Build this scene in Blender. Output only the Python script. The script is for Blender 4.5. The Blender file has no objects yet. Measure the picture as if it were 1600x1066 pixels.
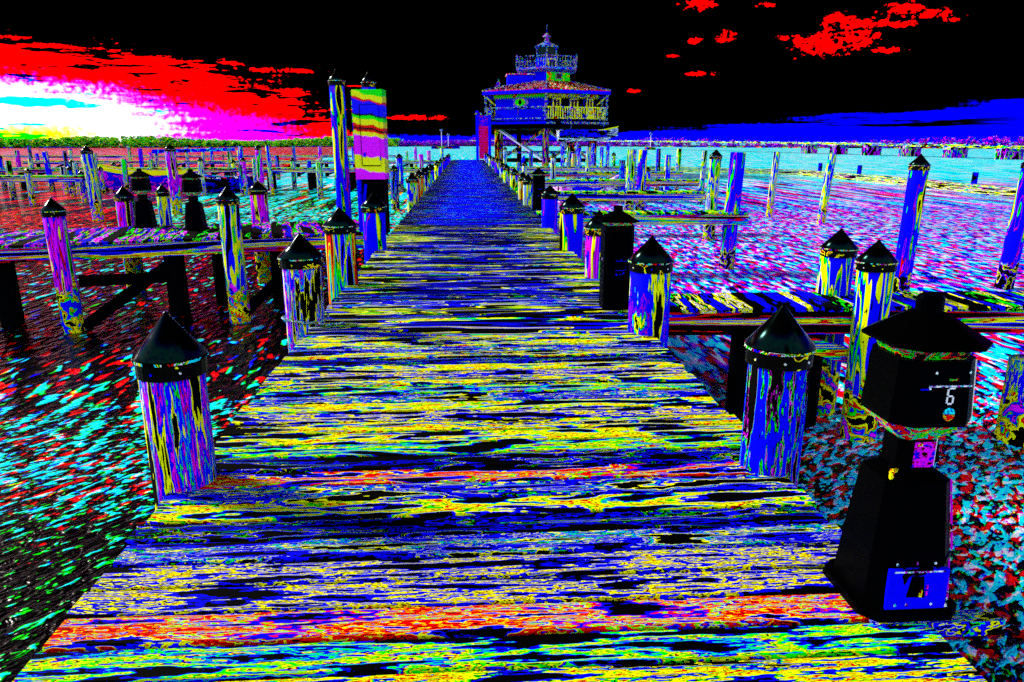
import bpy, math, random
from statistics import NormalDist
random.seed(7)
R = math.radians
sc = bpy.context.scene

# ------------------------------------------------------------------ camera
cam_d = bpy.data.cameras.new('camera'); cam = bpy.data.objects.new('camera', cam_d)
sc.collection.objects.link(cam); sc.camera = cam
cam.location = (0, 0, 1.4)
cam.rotation_euler = (R(90 - 15.133), 0, R(-3.363))
cam_d.sensor_width = 36.0; cam_d.lens = 1150 / 1600 * 36.0
cam_d.clip_start = 0.05; cam_d.clip_end = 6000
sc.render.resolution_x, sc.render.resolution_y = 1024, 682
sc.view_settings.view_transform = 'Standard'; sc.view_settings.look = 'None'
sc.view_settings.gamma = 1.0; sc.view_settings.use_curve_mapping = False
EXPOSURE = 1.0
sc.view_settings.exposure = EXPOSURE

sc.cycles.max_bounces = 3; sc.cycles.diffuse_bounces = 1; sc.cycles.glossy_bounces = 2
sc.cycles.use_adaptive_sampling = True; sc.cycles.adaptive_threshold = .03
sc.cycles.use_denoising = False

# ------------------------------------------------------------------ node helper
class T:
    """one node tree with arithmetic on its sockets"""
    def __init__(s, tree): s.t = tree
    def n(s, kind, **kw):
        nd = s.t.nodes.new(kind)
        for k, v in kw.items(): setattr(nd, k, v)
        return nd
    def put(s, sock, v):
        if isinstance(v, S): s.t.links.new(v.o, sock)
        else: sock.default_value = v
    def m(s, op, a, b=0.0, c=0.0):
        nd = s.n('ShaderNodeMath', operation=op)
        for i, v in enumerate((a, b, c)): s.put(nd.inputs[i], v)
        return S(s, nd.outputs[0])
    def step(s, lo, hi, v):
        nd = s.n('ShaderNodeMapRange', interpolation_type='SMOOTHSTEP', clamp=True)
        s.put(nd.inputs[0], v); s.put(nd.inputs[1], lo); s.put(nd.inputs[2], hi)
        return S(s, nd.outputs[0])
    def xyz(s, x, y, z):
        nd = s.n('ShaderNodeCombineXYZ')
        for i, v in enumerate((x, y, z)): s.put(nd.inputs[i], v)
        return S(s, nd.outputs[0])
    def split(s, v):
        nd = s.n('ShaderNodeSeparateXYZ'); s.put(nd.inputs[0], v)
        return [S(s, o) for o in nd.outputs]
    def noise(s, vec, scale=1.0, detail=2.0, dist=0.0, rough=0.5):
        nd = s.n('ShaderNodeTexNoise'); s.put(nd.inputs['Vector'], vec)
        nd.inputs['Scale'].default_value = scale; nd.inputs['Detail'].default_value = detail
        nd.inputs['Distortion'].default_value = dist; nd.inputs['Roughness'].default_value = rough
        return S(s, nd.outputs[0])
    def vor(s, vec, scale=1.0):
        nd = s.n('ShaderNodeTexVoronoi'); s.put(nd.inputs['Vector'], vec); nd.inputs['Scale'].default_value = scale
        return S(s, nd.outputs['Distance'])
    def vm(s, op, a, b):
        nd = s.n('ShaderNodeVectorMath', operation=op); s.put(nd.inputs[0], a)
        if op == 'SCALE': s.put(nd.inputs['Scale'], b)
        else: s.put(nd.inputs[1], b)
        return S(s, nd.outputs[0])
    def rgb(s, r, g, b):
        nd = s.n('ShaderNodeCombineColor')
        for i, v in enumerate((r, g, b)): s.put(nd.inputs[i], v)
        return S(s, nd.outputs[0])
    def mix(s, f, a, b):
        nd = s.n('ShaderNodeMix', data_type='RGBA')
        s.put(nd.inputs[0], f); s.put(nd.inputs[6], a); s.put(nd.inputs[7], b)
        return S(s, nd.outputs[2])
class S:
    def __init__(s, t, o): s.t = t; s.o = o
    def __add__(s, b): return s.t.m('ADD', s, b)
    __radd__ = __add__
    def __sub__(s, b): return s.t.m('SUBTRACT', s, b)
    def __rsub__(s, b): return s.t.m('SUBTRACT', b, s)
    def __mul__(s, b): return s.t.m('MULTIPLY', s, b)
    __rmul__ = __mul__
    def __truediv__(s, b): return s.t.m('DIVIDE', s, b)
    def max(s, b): return s.t.m('MAXIMUM', s, b)
    def min(s, b): return s.t.m('MINIMUM', s, b)

# ------------------------------------------------------------------ sky
SUN_AZ, SUN_EL = -62.0, 27.0            # degrees, azimuth from the pier axis
world = bpy.data.worlds.new('World'); sc.world = world; world.use_nodes = True
wt = world.node_tree; wt.nodes.clear(); t = T(wt)
tc = t.n('ShaderNodeTexCoord'); vx, vy, vz = t.split(S(t, tc.outputs['Generated']))
K57 = 57.29578
az = t.m('ARCTAN2', vx, vy) * K57
el = t.m('ARCSINE', vz) * K57
cl = t.noise(t.xyz(az * .22, el * .9, 3.0), 1.0, 5, .3, .6) - .5        # cloud edges
st_ = t.noise(t.xyz(az * .12, el * 1.6, 9.0), 1.0, 4, .2, .6) - .5      # long streaks
fi = t.noise(t.xyz(az * 3.0, el * 3.0, 1.0), 1.0, 2, 0, .5) - .5        # grain of the cloud
dx = (az + 32.0) / 24.0; dy = (el - .4) / 6.2
d = t.m('SQRT', dx * dx + dy * dy)
dr = d + cl * .55 + st_ * .34 + fi * .16
hole = t.step(.575, .585, t.noise(t.xyz(az * .26, el * 1.9, 21.0), 1.0, 4, .2, .6) + (d - .75) * .22)
red = t.step(.94, .925, dr) * (1.0 - hole)
db = d + el * .10 + st_ * .25 + fi * .22
blu = t.step(.94, .74, db + fi * .15).max(t.step(.64, .50, d + st_ * .35 + fi * .30))
grn = t.step(.57, .42, d + st_ * .35 + fi * .30)
cy = t.step(.60, .61, t.noise(t.xyz(az * .16, el * 1.1, 5.0), 1.0, 4, .2, .55) + .09 * t.step(-25., -31., az)) * grn
red = red * (1.0 - cy)
blu = blu * (1.0 - t.step(1.5, .5, el + fi * .9) * t.step(-23., -28., az + fi * 6.))
# small red clouds high on the right and a few round about
blobs = [(24.9,6.35,1.8,.68),(27.0,6.6,1.2,.6),(26.6,7.5,1.7,.34),(25.6,7.9,.9,.4),(28.2,7.45,1.0,.22),(29.6,8.25,1.2,.42),(31.1,7.85,1.0,.28),(32.4,7.5,.6,.2),
         (29.5,7.4,.9,.2),(28.9,5.8,.9,.16),(22.4,6.9,.5,.16),(18.5,7.1,.7,.32),(16.4,6.9,.5,.18),(16.6,9.2,1.1,.35),(21.0,9.0,.5,.18),(16.9,4.7,1.1,.14),(12.3,3.6,.4,.14),(15.,5.9,.4,.1),
         (43.,8.,2.,.6),(52.,12.,3.,.9),(-20.,13.,2.5,.7),(-45.,14.,4.,.9),(-8.,3.9,.9,.05),(-3.6,1.75,2.4,.16),(-13.2,4.85,2.2,.16)]
acc = None; ae = t.xyz(az, el, 0.0)
for bx_, by_, sx_, sy_ in blobs:
    nd = t.n('ShaderNodeVectorMath', operation='MULTIPLY_ADD'); t.put(nd.inputs[0], ae)
    nd.inputs[1].default_value = (1/sx_, 1/sy_, 0); nd.inputs[2].default_value = (-bx_/sx_, -by_/sy_, 0)
    ln = t.n('ShaderNodeVectorMath', operation='DOT_PRODUCT'); wt.links.new(nd.outputs[0], ln.inputs[0]); wt.links.new(nd.outputs[0], ln.inputs[1])
    v = S(t, ln.outputs['Value'])
    acc = v if acc is None else acc.min(v)
cn = t.noise(t.xyz(az * 1.7, el * 2.6, 40.0), 1.0, 5, .3, .65) - .5
red2 = t.step(1.0, .92, acc + cn * 8.5 + fi * 2.0 + .25)
# blue evening band growing towards the right and round behind the viewer
azw = az + 360.0 * t.step(-60.2, -60.4, az)
q = (azw - 37.0).max(0.0)
top = (.35 + (azw - 10.0) * .082).max(0.0) + q * q * .0045
top = top.min(48.0) * t.step(330., 250., azw)
bb = t.step(.06, -.06, (el - top) * .5 + st_ * .9 + fi * .25)
gap = t.step(.50, .54, t.noise(t.xyz(az * .10, el * 2.2, 14.0), 1.0, 4, .3, .6)) * t.step(.75, 1.0, el) * t.step(2.2, 1.4, el)
bb = bb * (1.0 - gap * t.step(40., 34., azw)) * t.step(5., 14., azw + fi * 6.)
lowb = t.step(.55, .35, el + st_ * .6 + fi * .5) * t.step(-12., -4., az + cl * 8.)
back = t.step(95., 130., azw) * t.step(300., 270., azw) * t.step(44., 34., el + cl * 30.)  # unseen bright clouds behind the camera, added to fill camera-facing sides
bw = t.noise(t.xyz(az * .05, el * .12, 60.0), 1.0, 4, .3, .6)
bg = t.step(.40, .46, bw) * back
br = t.step(.44, .50, t.noise(t.xyz(az * .05, el * .12, 77.0), 1.0, 4, .3, .6)) * back
sky = t.rgb(red.max(red2).max(br), grn.max(bg), blu.max(bb).max(lowb))
bgn = t.n('ShaderNodeBackground'); t.put(bgn.inputs[0], sky); bgn.inputs[1].default_value = 1.0
wo = t.n('ShaderNodeOutputWorld'); wt.links.new(bgn.outputs[0], wo.inputs[0])

world.cycles.sampling_method = 'NONE'
sun_d = bpy.data.lights.new('sun', 'SUN'); sun = bpy.data.objects.new('sun', sun_d); sc.collection.objects.link(sun)
sun_d.energy = 4.0; sun_d.angle = R(12); sun_d.color = (1.0, .95, .88)
sun.rotation_euler = (R(90 - SUN_EL), 0, R(180 - SUN_AZ))      # light travels from the glow on the left
sun.location = (-40, 20, 30)

# ------------------------------------------------------------------ materials
CO = {'K': (.0, .0, .0), 'B': (0, 0, .92), 'R': (.92, 0, 0), 'G': (0, .92, 0), 'Y': (.92, .92, 0), 'M': (.92, 0, .92), 'C': (0, .92, .92), 'W': (.92, .92, .92)}
ND = NormalDist(.5, .078)
MATS = {}
def ramp(t, fac, spec, edge=.0):
    nd = t.n('ShaderNodeValToRGB'); nd.color_ramp.interpolation = 'CONSTANT'
    items = [(w[0], float(w[1:] or 1)) for w in spec.split()]
    if edge:
        out = []
        for i, it in enumerate(items):
            if i and it[0] != 'K' and items[i-1][0] != 'K' and len(items) < 17: out.append(('K', edge))
            out.append(it)
        items = out[:32]
    tot = sum(w for _, w in items); e = nd.color_ramp.elements; c = 0
    while len(e) > 1: e.remove(e[0])
    for i, (k, w) in enumerate(items):
        pos = 0.0 if i == 0 else ND.inv_cdf(min(max(c / tot, .001), .999))
        if i == 0: e[0].position = 0.0; el_ = e[0]
        else: el_ = e.new(pos)
        el_.color = (*CO[k], 1); c += w
    t.put(nd.inputs[0], fac)
    return S(t, nd.outputs[0])
def mat(name, spec, scale=(1, 1, 1), detail=3, dist=.4, fine=.0, fscale=(40, 40, 40), rough=.75, specular=.015, rand=True, knots=None, world_xyz=False, spec2=None, sel=None, bump=0.0, nrough=.55, metal=0, s2=(7, 7, 7), edge=.8):
    if name in MATS: return MATS[name]
    mt = bpy.data.materials.new(name); mt.use_nodes = True; mt.node_tree.nodes.clear(); t = T(mt.node_tree)
    tcn = t.n('ShaderNodeTexCoord'); v = S(t, tcn.outputs['Object'])
    if world_xyz:
        g = t.n('ShaderNodeNewGeometry'); v = S(t, g.outputs['Position'])
    base = v
    if rand:
        oi = t.n('ShaderNodeObjectInfo'); r = S(t, oi.outputs['Random'])
        v = t.vm('ADD', v, t.xyz(r * 37.0, r * 91.0, r * 53.0))
    f = t.noise(t.vm('MULTIPLY', v, scale), 1.0, detail, dist, nrough)
    if fine: f = f + (t.noise(t.vm('MULTIPLY', v, fscale), 1.0, 2, .2) - .5) * fine
    if knots:
        k = t.vor(t.vm('MULTIPLY', v, knots), 1.0)
        f = f + t.step(.20, 0.0, k) * .26
    col = ramp(t, f, spec, edge)
    if spec2:
        col2 = ramp(t, t.noise(t.vm('MULTIPLY', v, s2), 1.0, 3, .6), spec2, edge)
        col = t.mix(sel(t, base, f), col, col2)
    p = t.n('ShaderNodeBsdfPrincipled'); t.put(p.inputs['Base Color'], col)
    p.inputs['Roughness'].default_value = rough; p.inputs['Specular IOR Level'].default_value = specular
    p.inputs['Metallic'].default_value = metal
    if bump:
        b = t.n('ShaderNodeBump'); b.inputs['Strength'].default_value = bump; b.inputs['Distance'].default_value = .01
        t.put(b.inputs['Height'], f); mt.node_tree.links.new(b.outputs[0], p.inputs['Normal'])
    o = t.n('ShaderNodeOutputMaterial'); mt.node_tree.links.new(p.outputs[0], o.inputs[0])
    MATS[name] = mt; return mt
def plain(name, col, rough=.5, specular=.3, metal=0):
    if name in MATS: return MATS[name]
    mt = bpy.data.materials.new(name); mt.use_nodes = True
    p = mt.node_tree.nodes['Principled BSDF']; p.inputs['Base Color'].default_value = (*col, 1)
    p.inputs['Roughness'].default_value = rough; p.inputs['Specular IOR Level'].default_value = specular; p.inputs['Metallic'].default_value = metal
    MATS[name] = mt; return mt

GR = dict(fine=.24, fscale=(12, 170, 60), detail=5, dist=.5, bump=.3, edge=1.1)
WOOD = {'mixed': 'K7 B4 K3 G2 Y6 K3 Y5 R4 K2 Y4 G3 K2 B5 K3 Y2 K5', 'yellow': 'K6 B3 K1 G3 Y5 K3 Y6 R3 K2 Y5 K3 G3 Y3 B3 K5', 'red': 'K3 B3 Y2 R5 K2 R5 Y2 R4 K2 B2 Y2 G2 R3 B3 K2',
        'blue': 'K7 B7 K4 B5 Y2 K3 B5 K5 G2 B4 Y3 K6', 'dark': 'K8 B3 K7 B3 K5 G1 K5 Y1 B3 K6', 'green': 'K5 B3 G5 Y3 K3 G3 Y2 R1 K2 B4 G3 B3 K4', 'olive': 'K7 B6 K3 Y4 K3 R1 Y4 K3 B6 K5 Y4 K2 B3 K5'}
def wood(kind, lod):                                  # finer grain on the planks one stands over
    kw = [dict(scale=(1.9, 19, 4), fine=.22, fscale=(22, 105, 40), detail=3, knots=(1.2, 5, 1)), dict(scale=(1.9, 12, 4), fine=.18, fscale=(16, 55, 30), detail=2, knots=(1.0, 4, 1)), dict(scale=(1.2, 8, 4), fine=.0, detail=1)][lod]
    return mat(f'plank_{kind}_{lod}', WOOD[kind], dist=.3, bump=.3, edge=[.5, .7, .8][lod], **kw)
W_BLU = wood('blue', 0)
def sheen_band(a, b):                                      # reflected sheen painted into the plank colours, middle apart from the ends
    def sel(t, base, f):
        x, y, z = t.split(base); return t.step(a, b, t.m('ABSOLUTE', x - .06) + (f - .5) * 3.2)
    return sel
W_FAR = mat('plank_far', 'K2 B10 K1 B14 C.2 B6 K2', (.6, 6, 4), detail=1, dist=.3, spec2='K12 B2 K8 Y1 K6 G.5 K3', sel=sheen_band(.62, .95), s2=(1.2, 8, 4))
W_EDG = mat('plank_sheen', 'K10 B4 K7 B5 K6 B2 K4 Y1 K5', (.6, 7, 4), detail=1, dist=.4, spec2='K6 Y4 W1 K4 G2 Y3 K4 B2', sel=sheen_band(.55, .85), s2=(.9, 8, 4))
#D_LEFT = mat('dock_plank_magenta', 'K3 G3 K1 M4 W2 B3 K1 G3 M3 K1 B2 Y1', (1.2, 10, 4), fine=.2, fscale=(8, 60, 40))
#D_RIGHT = mat('dock_plank_cool', 'K5 B6 K3 B4 K2 Y3 W1 G2 K3 B3', (1.0, 6, 4), fine=.2, fscale=(8, 60, 40))
BEAM = mat('fascia_wood', 'K4 B6 K1 B3 Y6 R2 Y3 G3 B4 R2 K3', (.22, 2, 10), fine=.08, fscale=(5, 20, 40))
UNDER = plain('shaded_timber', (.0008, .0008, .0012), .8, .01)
def low(z0, z1):
    def sel(t, base, f):
        x, y, z = t.split(base); return t.step(z0 + .02, z0 - .02, z + (f - .5) * (z1))
    return sel
PS = dict(fine=.22, fscale=(70, 70, 7), detail=4, dist=.25, world_xyz=False)
P_MIX = mat('piling_mixed', 'K3 Y2 B6 K1 G2 B6 R2 M3 B5 K1 Y3 K2', (15, 15, 1.3), spec2='K9 Y3 G2 R3 B3 K8', sel=low(-.75, 1.4), bump=.4, **PS)
P_RED = mat('piling_red_green', 'K2 R4 Y2 R4 K1 G4 B3 G3 Y2 B3 K2', (16, 16, 1.6), spec2='K9 Y3 G2 R3 B3 K8', sel=low(-.75, 1.4), bump=.4, **PS)
P_BLU = mat('piling_blue', 'K1 Y3 G1 B30 R1 M1 B9 G2 Y2 K1', (7, 7, 1.6), spec2='K8 Y3 G2 R3 B4 K8', sel=low(-.75, 1.2), bump=.3, **PS)
P_DRK = mat('piling_dark_blue', 'K7 M1 K3 G2 K2 B18 K2 G1 M1 K3', (13, 13, 1.8), spec2='K5 Y3 G2 R3 B3 K4', sel=low(-.75, 1.2), bump=.3, **PS)
P_YEL = mat('piling_yellow', 'K2 B4 Y5 K1 Y5 G3 B5 G2 Y2 B4', (12, 12, 2.0), spec2='K3 Y5 R3 G2 B4 M2', sel=low(-.65, 1.2), bump=.3, **PS)
P_MAG = mat('piling_magenta', 'K1 G2 Y1 B6 R2 M6 B4 R2 M3 Y1 K1', (12, 12, 2.0), spec2='K3 Y4 R3 G3 B4', sel=low(-.55, 1.2), bump=.3, **PS)
P_GRN = mat('piling_green', 'K4 G3 Y4 K1 G2 B6 Y3 K2 B3 G2', (9, 9, 2.0), spec2='K5 Y2 G2 R2 B3 K4', sel=low(-.65, 1.2), bump=.3, **PS)
PSPEC = {}
PSPEC['piling_mixed'] = ('K3 Y2 B6 K1 G2 B6 R2 M3 B5 K1 Y3 K2', (15, 15, 1.3), 'K9 Y3 G2 R3 B3 K8', -.75)
PSPEC['piling_red_green'] = ('K2 R4 Y2 R4 K1 G4 B3 G3 Y2 B3 K2', (16, 16, 1.6), 'K9 Y3 G2 R3 B3 K8', -.75)
PSPEC['piling_blue'] = ('K1 Y3 G1 B30 R1 M1 B9 G2 Y2 K1', (7, 7, 1.6), 'K8 Y3 G2 R3 B4 K8', -.75)
PSPEC['piling_dark_blue'] = ('K7 M1 K3 G2 K2 B18 K2 G1 M1 K3', (13, 13, 1.8), 'K5 Y3 G2 R3 B3 K4', -.75)
PSPEC['piling_yellow'] = ('K2 B4 Y5 K1 Y5 G3 B5 G2 Y2 B4', (12, 12, 2.0), 'K3 Y5 R3 G2 B4 M2', -.65)
PSPEC['piling_magenta'] = ('K1 G2 Y1 B6 R2 M6 B4 R2 M3 Y1 K1', (12, 12, 2.0), 'K3 Y4 R3 G3 B4', -.55)
PSPEC['piling_green'] = ('K4 G3 Y4 K1 G2 B6 Y3 K2 B3 G2', (9, 9, 2.0), 'K5 Y2 G2 R2 B3 K4', -.65)
def far_version(m_):
    nm = m_.name
    if nm not in PSPEC: return m_
    sp, sc3, s2_, zz = PSPEC[nm]
    return mat(nm+'_far', sp, (sc3[0]*.7, sc3[1]*.7, sc3[2]*.4), spec2=s2_, sel=low(zz, 1.0), detail=2, dist=.15, edge=.8)
CAP = plain('black_cap', (.0003, .0003, .0003), .15, .07)
CAP.node_tree.nodes['Principled BSDF'].inputs['Specular Tint'].default_value = (.05, 1.0, .85, 1)
BAND = mat('cap_band', 'K30 Y2 R1 K3', (7, 7, 9), rough=.35, specular=.05, edge=0)
RIM = mat('cap_rim', 'K3 C2 Y2 K2 G1 W1 K2 R1 B1 K2', (9, 9, 9))
NAIL = mat('nail_head', 'Y3 W2 B1', (30, 30, 30))
BLACK = plain('black_enamel', (.0003, .0003, .0003), .35, .012)
BLACK.node_tree.nodes['Principled BSDF'].inputs['Specular Tint'].default_value = (.1, .2, 1.0, 1)
BOLT = mat('bolt_metal', 'W3 C1 M1 K1', (60, 60, 60))
PANEL = mat('blue_access_panel', 'B30 K1.2', (9, 9, 9))
SOFFIT = mat('lamp_soffit', 'R3 K1 C2 G4 K1 G3 Y2 B2 R2', (18, 18, 18))
LENS = mat('lamp_lens', 'K4 R2 C1 K2 G4 K3 G2 R2 K4', (14, 14, 30), rough=.2, specular=.4)
STICK = mat('label_sticker', 'B3 K2 M9 K1 M6 R1 K2', (40, 40, 70))
WHITE = plain('white_enamel', (.9, .9, .9), .5, .2)
CYAN = mat('badge_cyan', 'C6 K1 B2 C3', (70, 70, 110))
BRED = mat('badge_red', 'R6 K2 Y2 R2', (70, 70, 110))
BRASS = mat('brass_valve', 'Y5 R3 K2 Y3', (50, 50, 50))

# ------------------------------------------------------------------ mesh helpers
C = sc.collection
class MB:
    def __init__(s): s.v = []; s.f = []
    def box(s, x0, x1, y0, y1, z0, z1):
        b = len(s.v)
        s.v += [(x0,y0,z0),(x1,y0,z0),(x1,y1,z0),(x0,y1,z0),(x0,y0,z1),(x1,y0,z1),(x1,y1,z1),(x0,y1,z1)]
        s.f += [tuple(b+i for i in q) for q in ((3,2,1,0),(4,5,6,7),(0,1,5,4),(1,2,6,5),(2,3,7,6),(3,0,4,7))]
        return s
    def loft(s, rings, cap=True):
        b = len(s.v); n = len(rings[0])
        for r in rings: s.v += [tuple(p) for p in r]
        for k in range(len(rings)-1):
            for i in range(n):
                j = (i+1) % n; s.f.append((b+k*n+i, b+k*n+j, b+(k+1)*n+j, b+(k+1)*n+i))
        if cap:
            s.f.append(tuple(b+i for i in reversed(range(n)))); s.f.append(tuple(b+(len(rings)-1)*n+i for i in range(n)))
        return s
    def tube(s, p0, p1, r0, r1=None, n=8):
        r1 = r0 if r1 is None else r1
        from mathutils import Vector
        a = Vector(p0); c = Vector(p1); dd = (c-a).normalized()
        u = dd.cross(Vector((0,0,1)) if abs(dd.z) < .95 else Vector((1,0,0))).normalized(); w = u.cross(dd)
        def rg(o, r): return [o + (u*math.cos(2*math.pi*i/n) + w*math.sin(2*math.pi*i/n))*(-r if 0 else r) for i in range(n)]
        r_a = rg(a, r0)[::-1]; r_b = rg(c, r1)[::-1]
        return s.loft([r_a, r_b])
    def beam(s, p0, p1, w, hgt):
        from mathutils import Vector
        a = Vector(p0); c = Vector(p1); dd = (c-a).normalized()
        sd = dd.cross(Vector((0,0,1)))
        sd = sd.normalized() if sd.length > 1e-4 else Vector((1,0,0)); up = sd.cross(dd)
        def rg(o): return [o - sd*w/2 - up*hgt/2, o + sd*w/2 - up*hgt/2, o + sd*w/2 + up*hgt/2, o - sd*w/2 + up*hgt/2]
        return s.loft([rg(a), rg(c)])
    def quad(s, *p):
        b = len(s.v); s.v += [tuple(q) for q in p]; s.f.append(tuple(range(b, b+len(p)))); return s
    def mesh(s, name, m):
        me = bpy.data.meshes.new(name); me.from_pydata(s.v, [], s.f); me.materials.append(m); me.update(); return me
    def build(s, name, m, parent=None, smooth=False, loc=None):
        import bmesh
        me = s.mesh(name, m)
        bm = bmesh.new(); bm.from_mesh(me); bmesh.ops.recalc_face_normals(bm, faces=bm.faces); bm.to_mesh(me); bm.free()
        if smooth:
            for p in me.polygons: p.use_smooth = True
        return link(name, me, parent, loc)
def link(name, me, parent=None, loc=None):
    o = bpy.data.objects.new(name, me); C.objects.link(o)
    if parent is not None: o.parent = parent
    if loc: o.location = loc
    return o
def ring(cx, cy, z, r, n=16, rot=0.0, jit=0.0, rnd=None):
    return [(cx + (r + (rnd.uniform(-jit, jit) if rnd else 0))*math.cos(rot+2*math.pi*i/n), cy + (r + (rnd.uniform(-jit, jit) if rnd else 0))*math.sin(rot+2*math.pi*i/n), z) for i in range(n)]
def csq(z, w, c, dx=0, dy=0):                     # square ring with cut corners
    return [(-w+c+dx,-w+dy,z),(w-c+dx,-w+dy,z),(w+dx,-w+c+dy,z),(w+dx,w-c+dy,z),(w-c+dx,w+dy,z),(-w+c+dx,w+dy,z),(-w+dx,w-c+dy,z),(-w+dx,-w+c+dy,z)]
def thing(name, label, cat, loc=(0,0,0), rz=0.0, group=None):
    o = bpy.data.objects.new(name, None); C.objects.link(o); o.location = loc; o.rotation_euler = (0,0,rz)
    return tag(o, label, cat, group)
def tag(o, label, cat, group=None):
    o['label'] = label; o['category'] = cat
    if group: o['group'] = group
    return o

# ------------------------------------------------------------------ water
def lerp(a, b, f): return (b - a) * f + a
WZ = -1.2
wm = bpy.data.materials.new('harbour_water'); wm.use_nodes = True; wm.node_tree.nodes.clear(); t = T(wm.node_tree)
g = t.n('ShaderNodeNewGeometry'); pos = S(t, g.outputs['Position']); X, Y, Z = t.split(pos)
ca, sa = math.cos(.75), math.sin(.75)
xr = X * ca + Y * sa; yr = Y * ca - X * sa
near1 = t.noise(t.xyz(xr * 7.0, yr * 14.0, 0.0), 1.0, 2, .7, .55)
far1 = t.noise(t.xyz(X * 8.0, Y * 2.7, 4.0), 1.0, 1, .5, .5)
near2 = t.noise(t.xyz(xr * 7.5, yr * 13.5, 7.0), 1.0, 2, .7, .55)
far2 = t.noise(t.xyz(X * 7.0, Y * 2.4, 11.0), 1.0, 1, .5, .5)
near3 = t.noise(t.xyz(xr * 13., yr * 26., 17.0), 1.0, 2, .5, .6)
kf = t.step(5.0, 9.0, Y)
kv = t.step(20., 40., Y)
far1 = lerp(far1, t.noise(t.xyz(X * 2.4, Y * .20, 31.0), 1.0, 1, .3, .5), kv); far2 = lerp(far2, t.noise(t.xyz(X * 2.1, Y * .18, 35.0), 1.0, 1, .3, .5), kv)
w1 = near1 * (1.0 - kf) + far1 * kf
w2 = near2 * (1.0 - kf) + far2 * kf
w3 = near3 * (1.0 - kf) + t.noise(t.xyz(X * 7., Y * 1.6, 23.0), 1.0, 1, .4, .5) * kf
big = t.noise(t.xyz(X * .12, Y * .06, 2.0), 1.0, 2, .3) - .5
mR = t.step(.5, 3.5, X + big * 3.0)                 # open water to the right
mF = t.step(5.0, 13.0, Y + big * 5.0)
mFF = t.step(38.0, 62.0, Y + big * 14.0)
mRed = t.step(-7.0, -10.0, X + Y * .12 + big * 8.0) * t.step(9., 14., Y)      # reflection of the red clouds, painted into the left water
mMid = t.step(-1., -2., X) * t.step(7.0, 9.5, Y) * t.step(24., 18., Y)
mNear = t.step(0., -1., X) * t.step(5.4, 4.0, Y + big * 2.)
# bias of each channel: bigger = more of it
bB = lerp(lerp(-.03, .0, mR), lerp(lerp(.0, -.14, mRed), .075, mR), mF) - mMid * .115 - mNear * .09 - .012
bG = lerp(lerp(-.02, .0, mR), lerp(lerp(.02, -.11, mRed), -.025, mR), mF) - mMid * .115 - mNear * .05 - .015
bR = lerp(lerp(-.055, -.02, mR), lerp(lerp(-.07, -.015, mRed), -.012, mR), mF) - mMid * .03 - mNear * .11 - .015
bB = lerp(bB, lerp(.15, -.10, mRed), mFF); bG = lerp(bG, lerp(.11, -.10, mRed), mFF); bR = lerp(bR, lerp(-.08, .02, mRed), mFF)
E_ = .012
cB = t.step(.5 - E_, .5 + E_, w1 * .85 + w3 * .15 + bB)
cG = t.step(.5 - E_, .5 + E_, w1 * .62 + w3 * .38 + bG)
cR = t.step(.5 - E_, .5 + E_, w2 * .75 + (1.0 - w1) * .25 + bR)
p = t.n('ShaderNodeBsdfPrincipled'); t.put(p.inputs['Base Color'], t.rgb(cR * .92, cG * .92, cB * .92))  # sky reflections on the ripples are painted into the base colour
p.inputs['Roughness'].default_value = .25; p.inputs['Specular IOR Level'].default_value = .06
b = t.n('ShaderNodeBump'); b.inputs['Strength'].default_value = .5; b.inputs['Distance'].default_value = .12
t.put(b.inputs['Height'], w1); wm.node_tree.links.new(b.outputs[0], p.inputs['Normal'])
o = t.n('ShaderNodeOutputMaterial'); wm.node_tree.links.new(p.outputs[0], o.inputs[0])
water = MB().quad((-2500,-300,WZ),(2500,-300,WZ),(2500,4000,WZ),(-2500,4000,WZ)).build('water', wm); water['kind'] = 'structure'

# ------------------------------------------------------------------ far shores
TREE = mat('shore_foliage', 'K3 G7 Y6 K2 G7 Y4 B1 G4 K2', (.28, .28, .5), detail=2, world_xyz=True, rand=False)
TREE2 = mat('far_foliage', 'B4 K2 M6 R1 B4 M4 G.8 K2 B2', (.35, .35, .5), detail=2, world_xyz=True, rand=False)
BANK = mat('shore_bank', 'K6 B2 K3 R1 G1 K3', (.1, .1, .6), world_xyz=True, rand=False)
def shore(name, pts, wdt, hz):
    m = MB()
    for (x0, y0), (x1, y1) in zip(pts, pts[1:]):
        m.loft([[(x0,y0,WZ-.2),(x0,y0+wdt,WZ-.2),(x0,y0+wdt,hz),(x0,y0+wdt*.02,hz*.6+WZ*.4)],[(x1,y1,WZ-.2),(x1,y1+wdt,WZ-.2),(x1,y1+wdt,hz),(x1,y1+wdt*.02,hz*.6+WZ*.4)]])
    o = m.build(name, BANK); o['kind'] = 'structure'; return o
LS = [(-420,310),(-230,335),(-150,365),(-77,410),(-40,440)]
RS = [(-40,440),(-5,470),(40,480),(90,430),(150,330),(230,260),(330,200)]
shore('shore_bank', LS, 60, -.3); shore('far_shore_bank', RS, 60, -.3)
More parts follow.
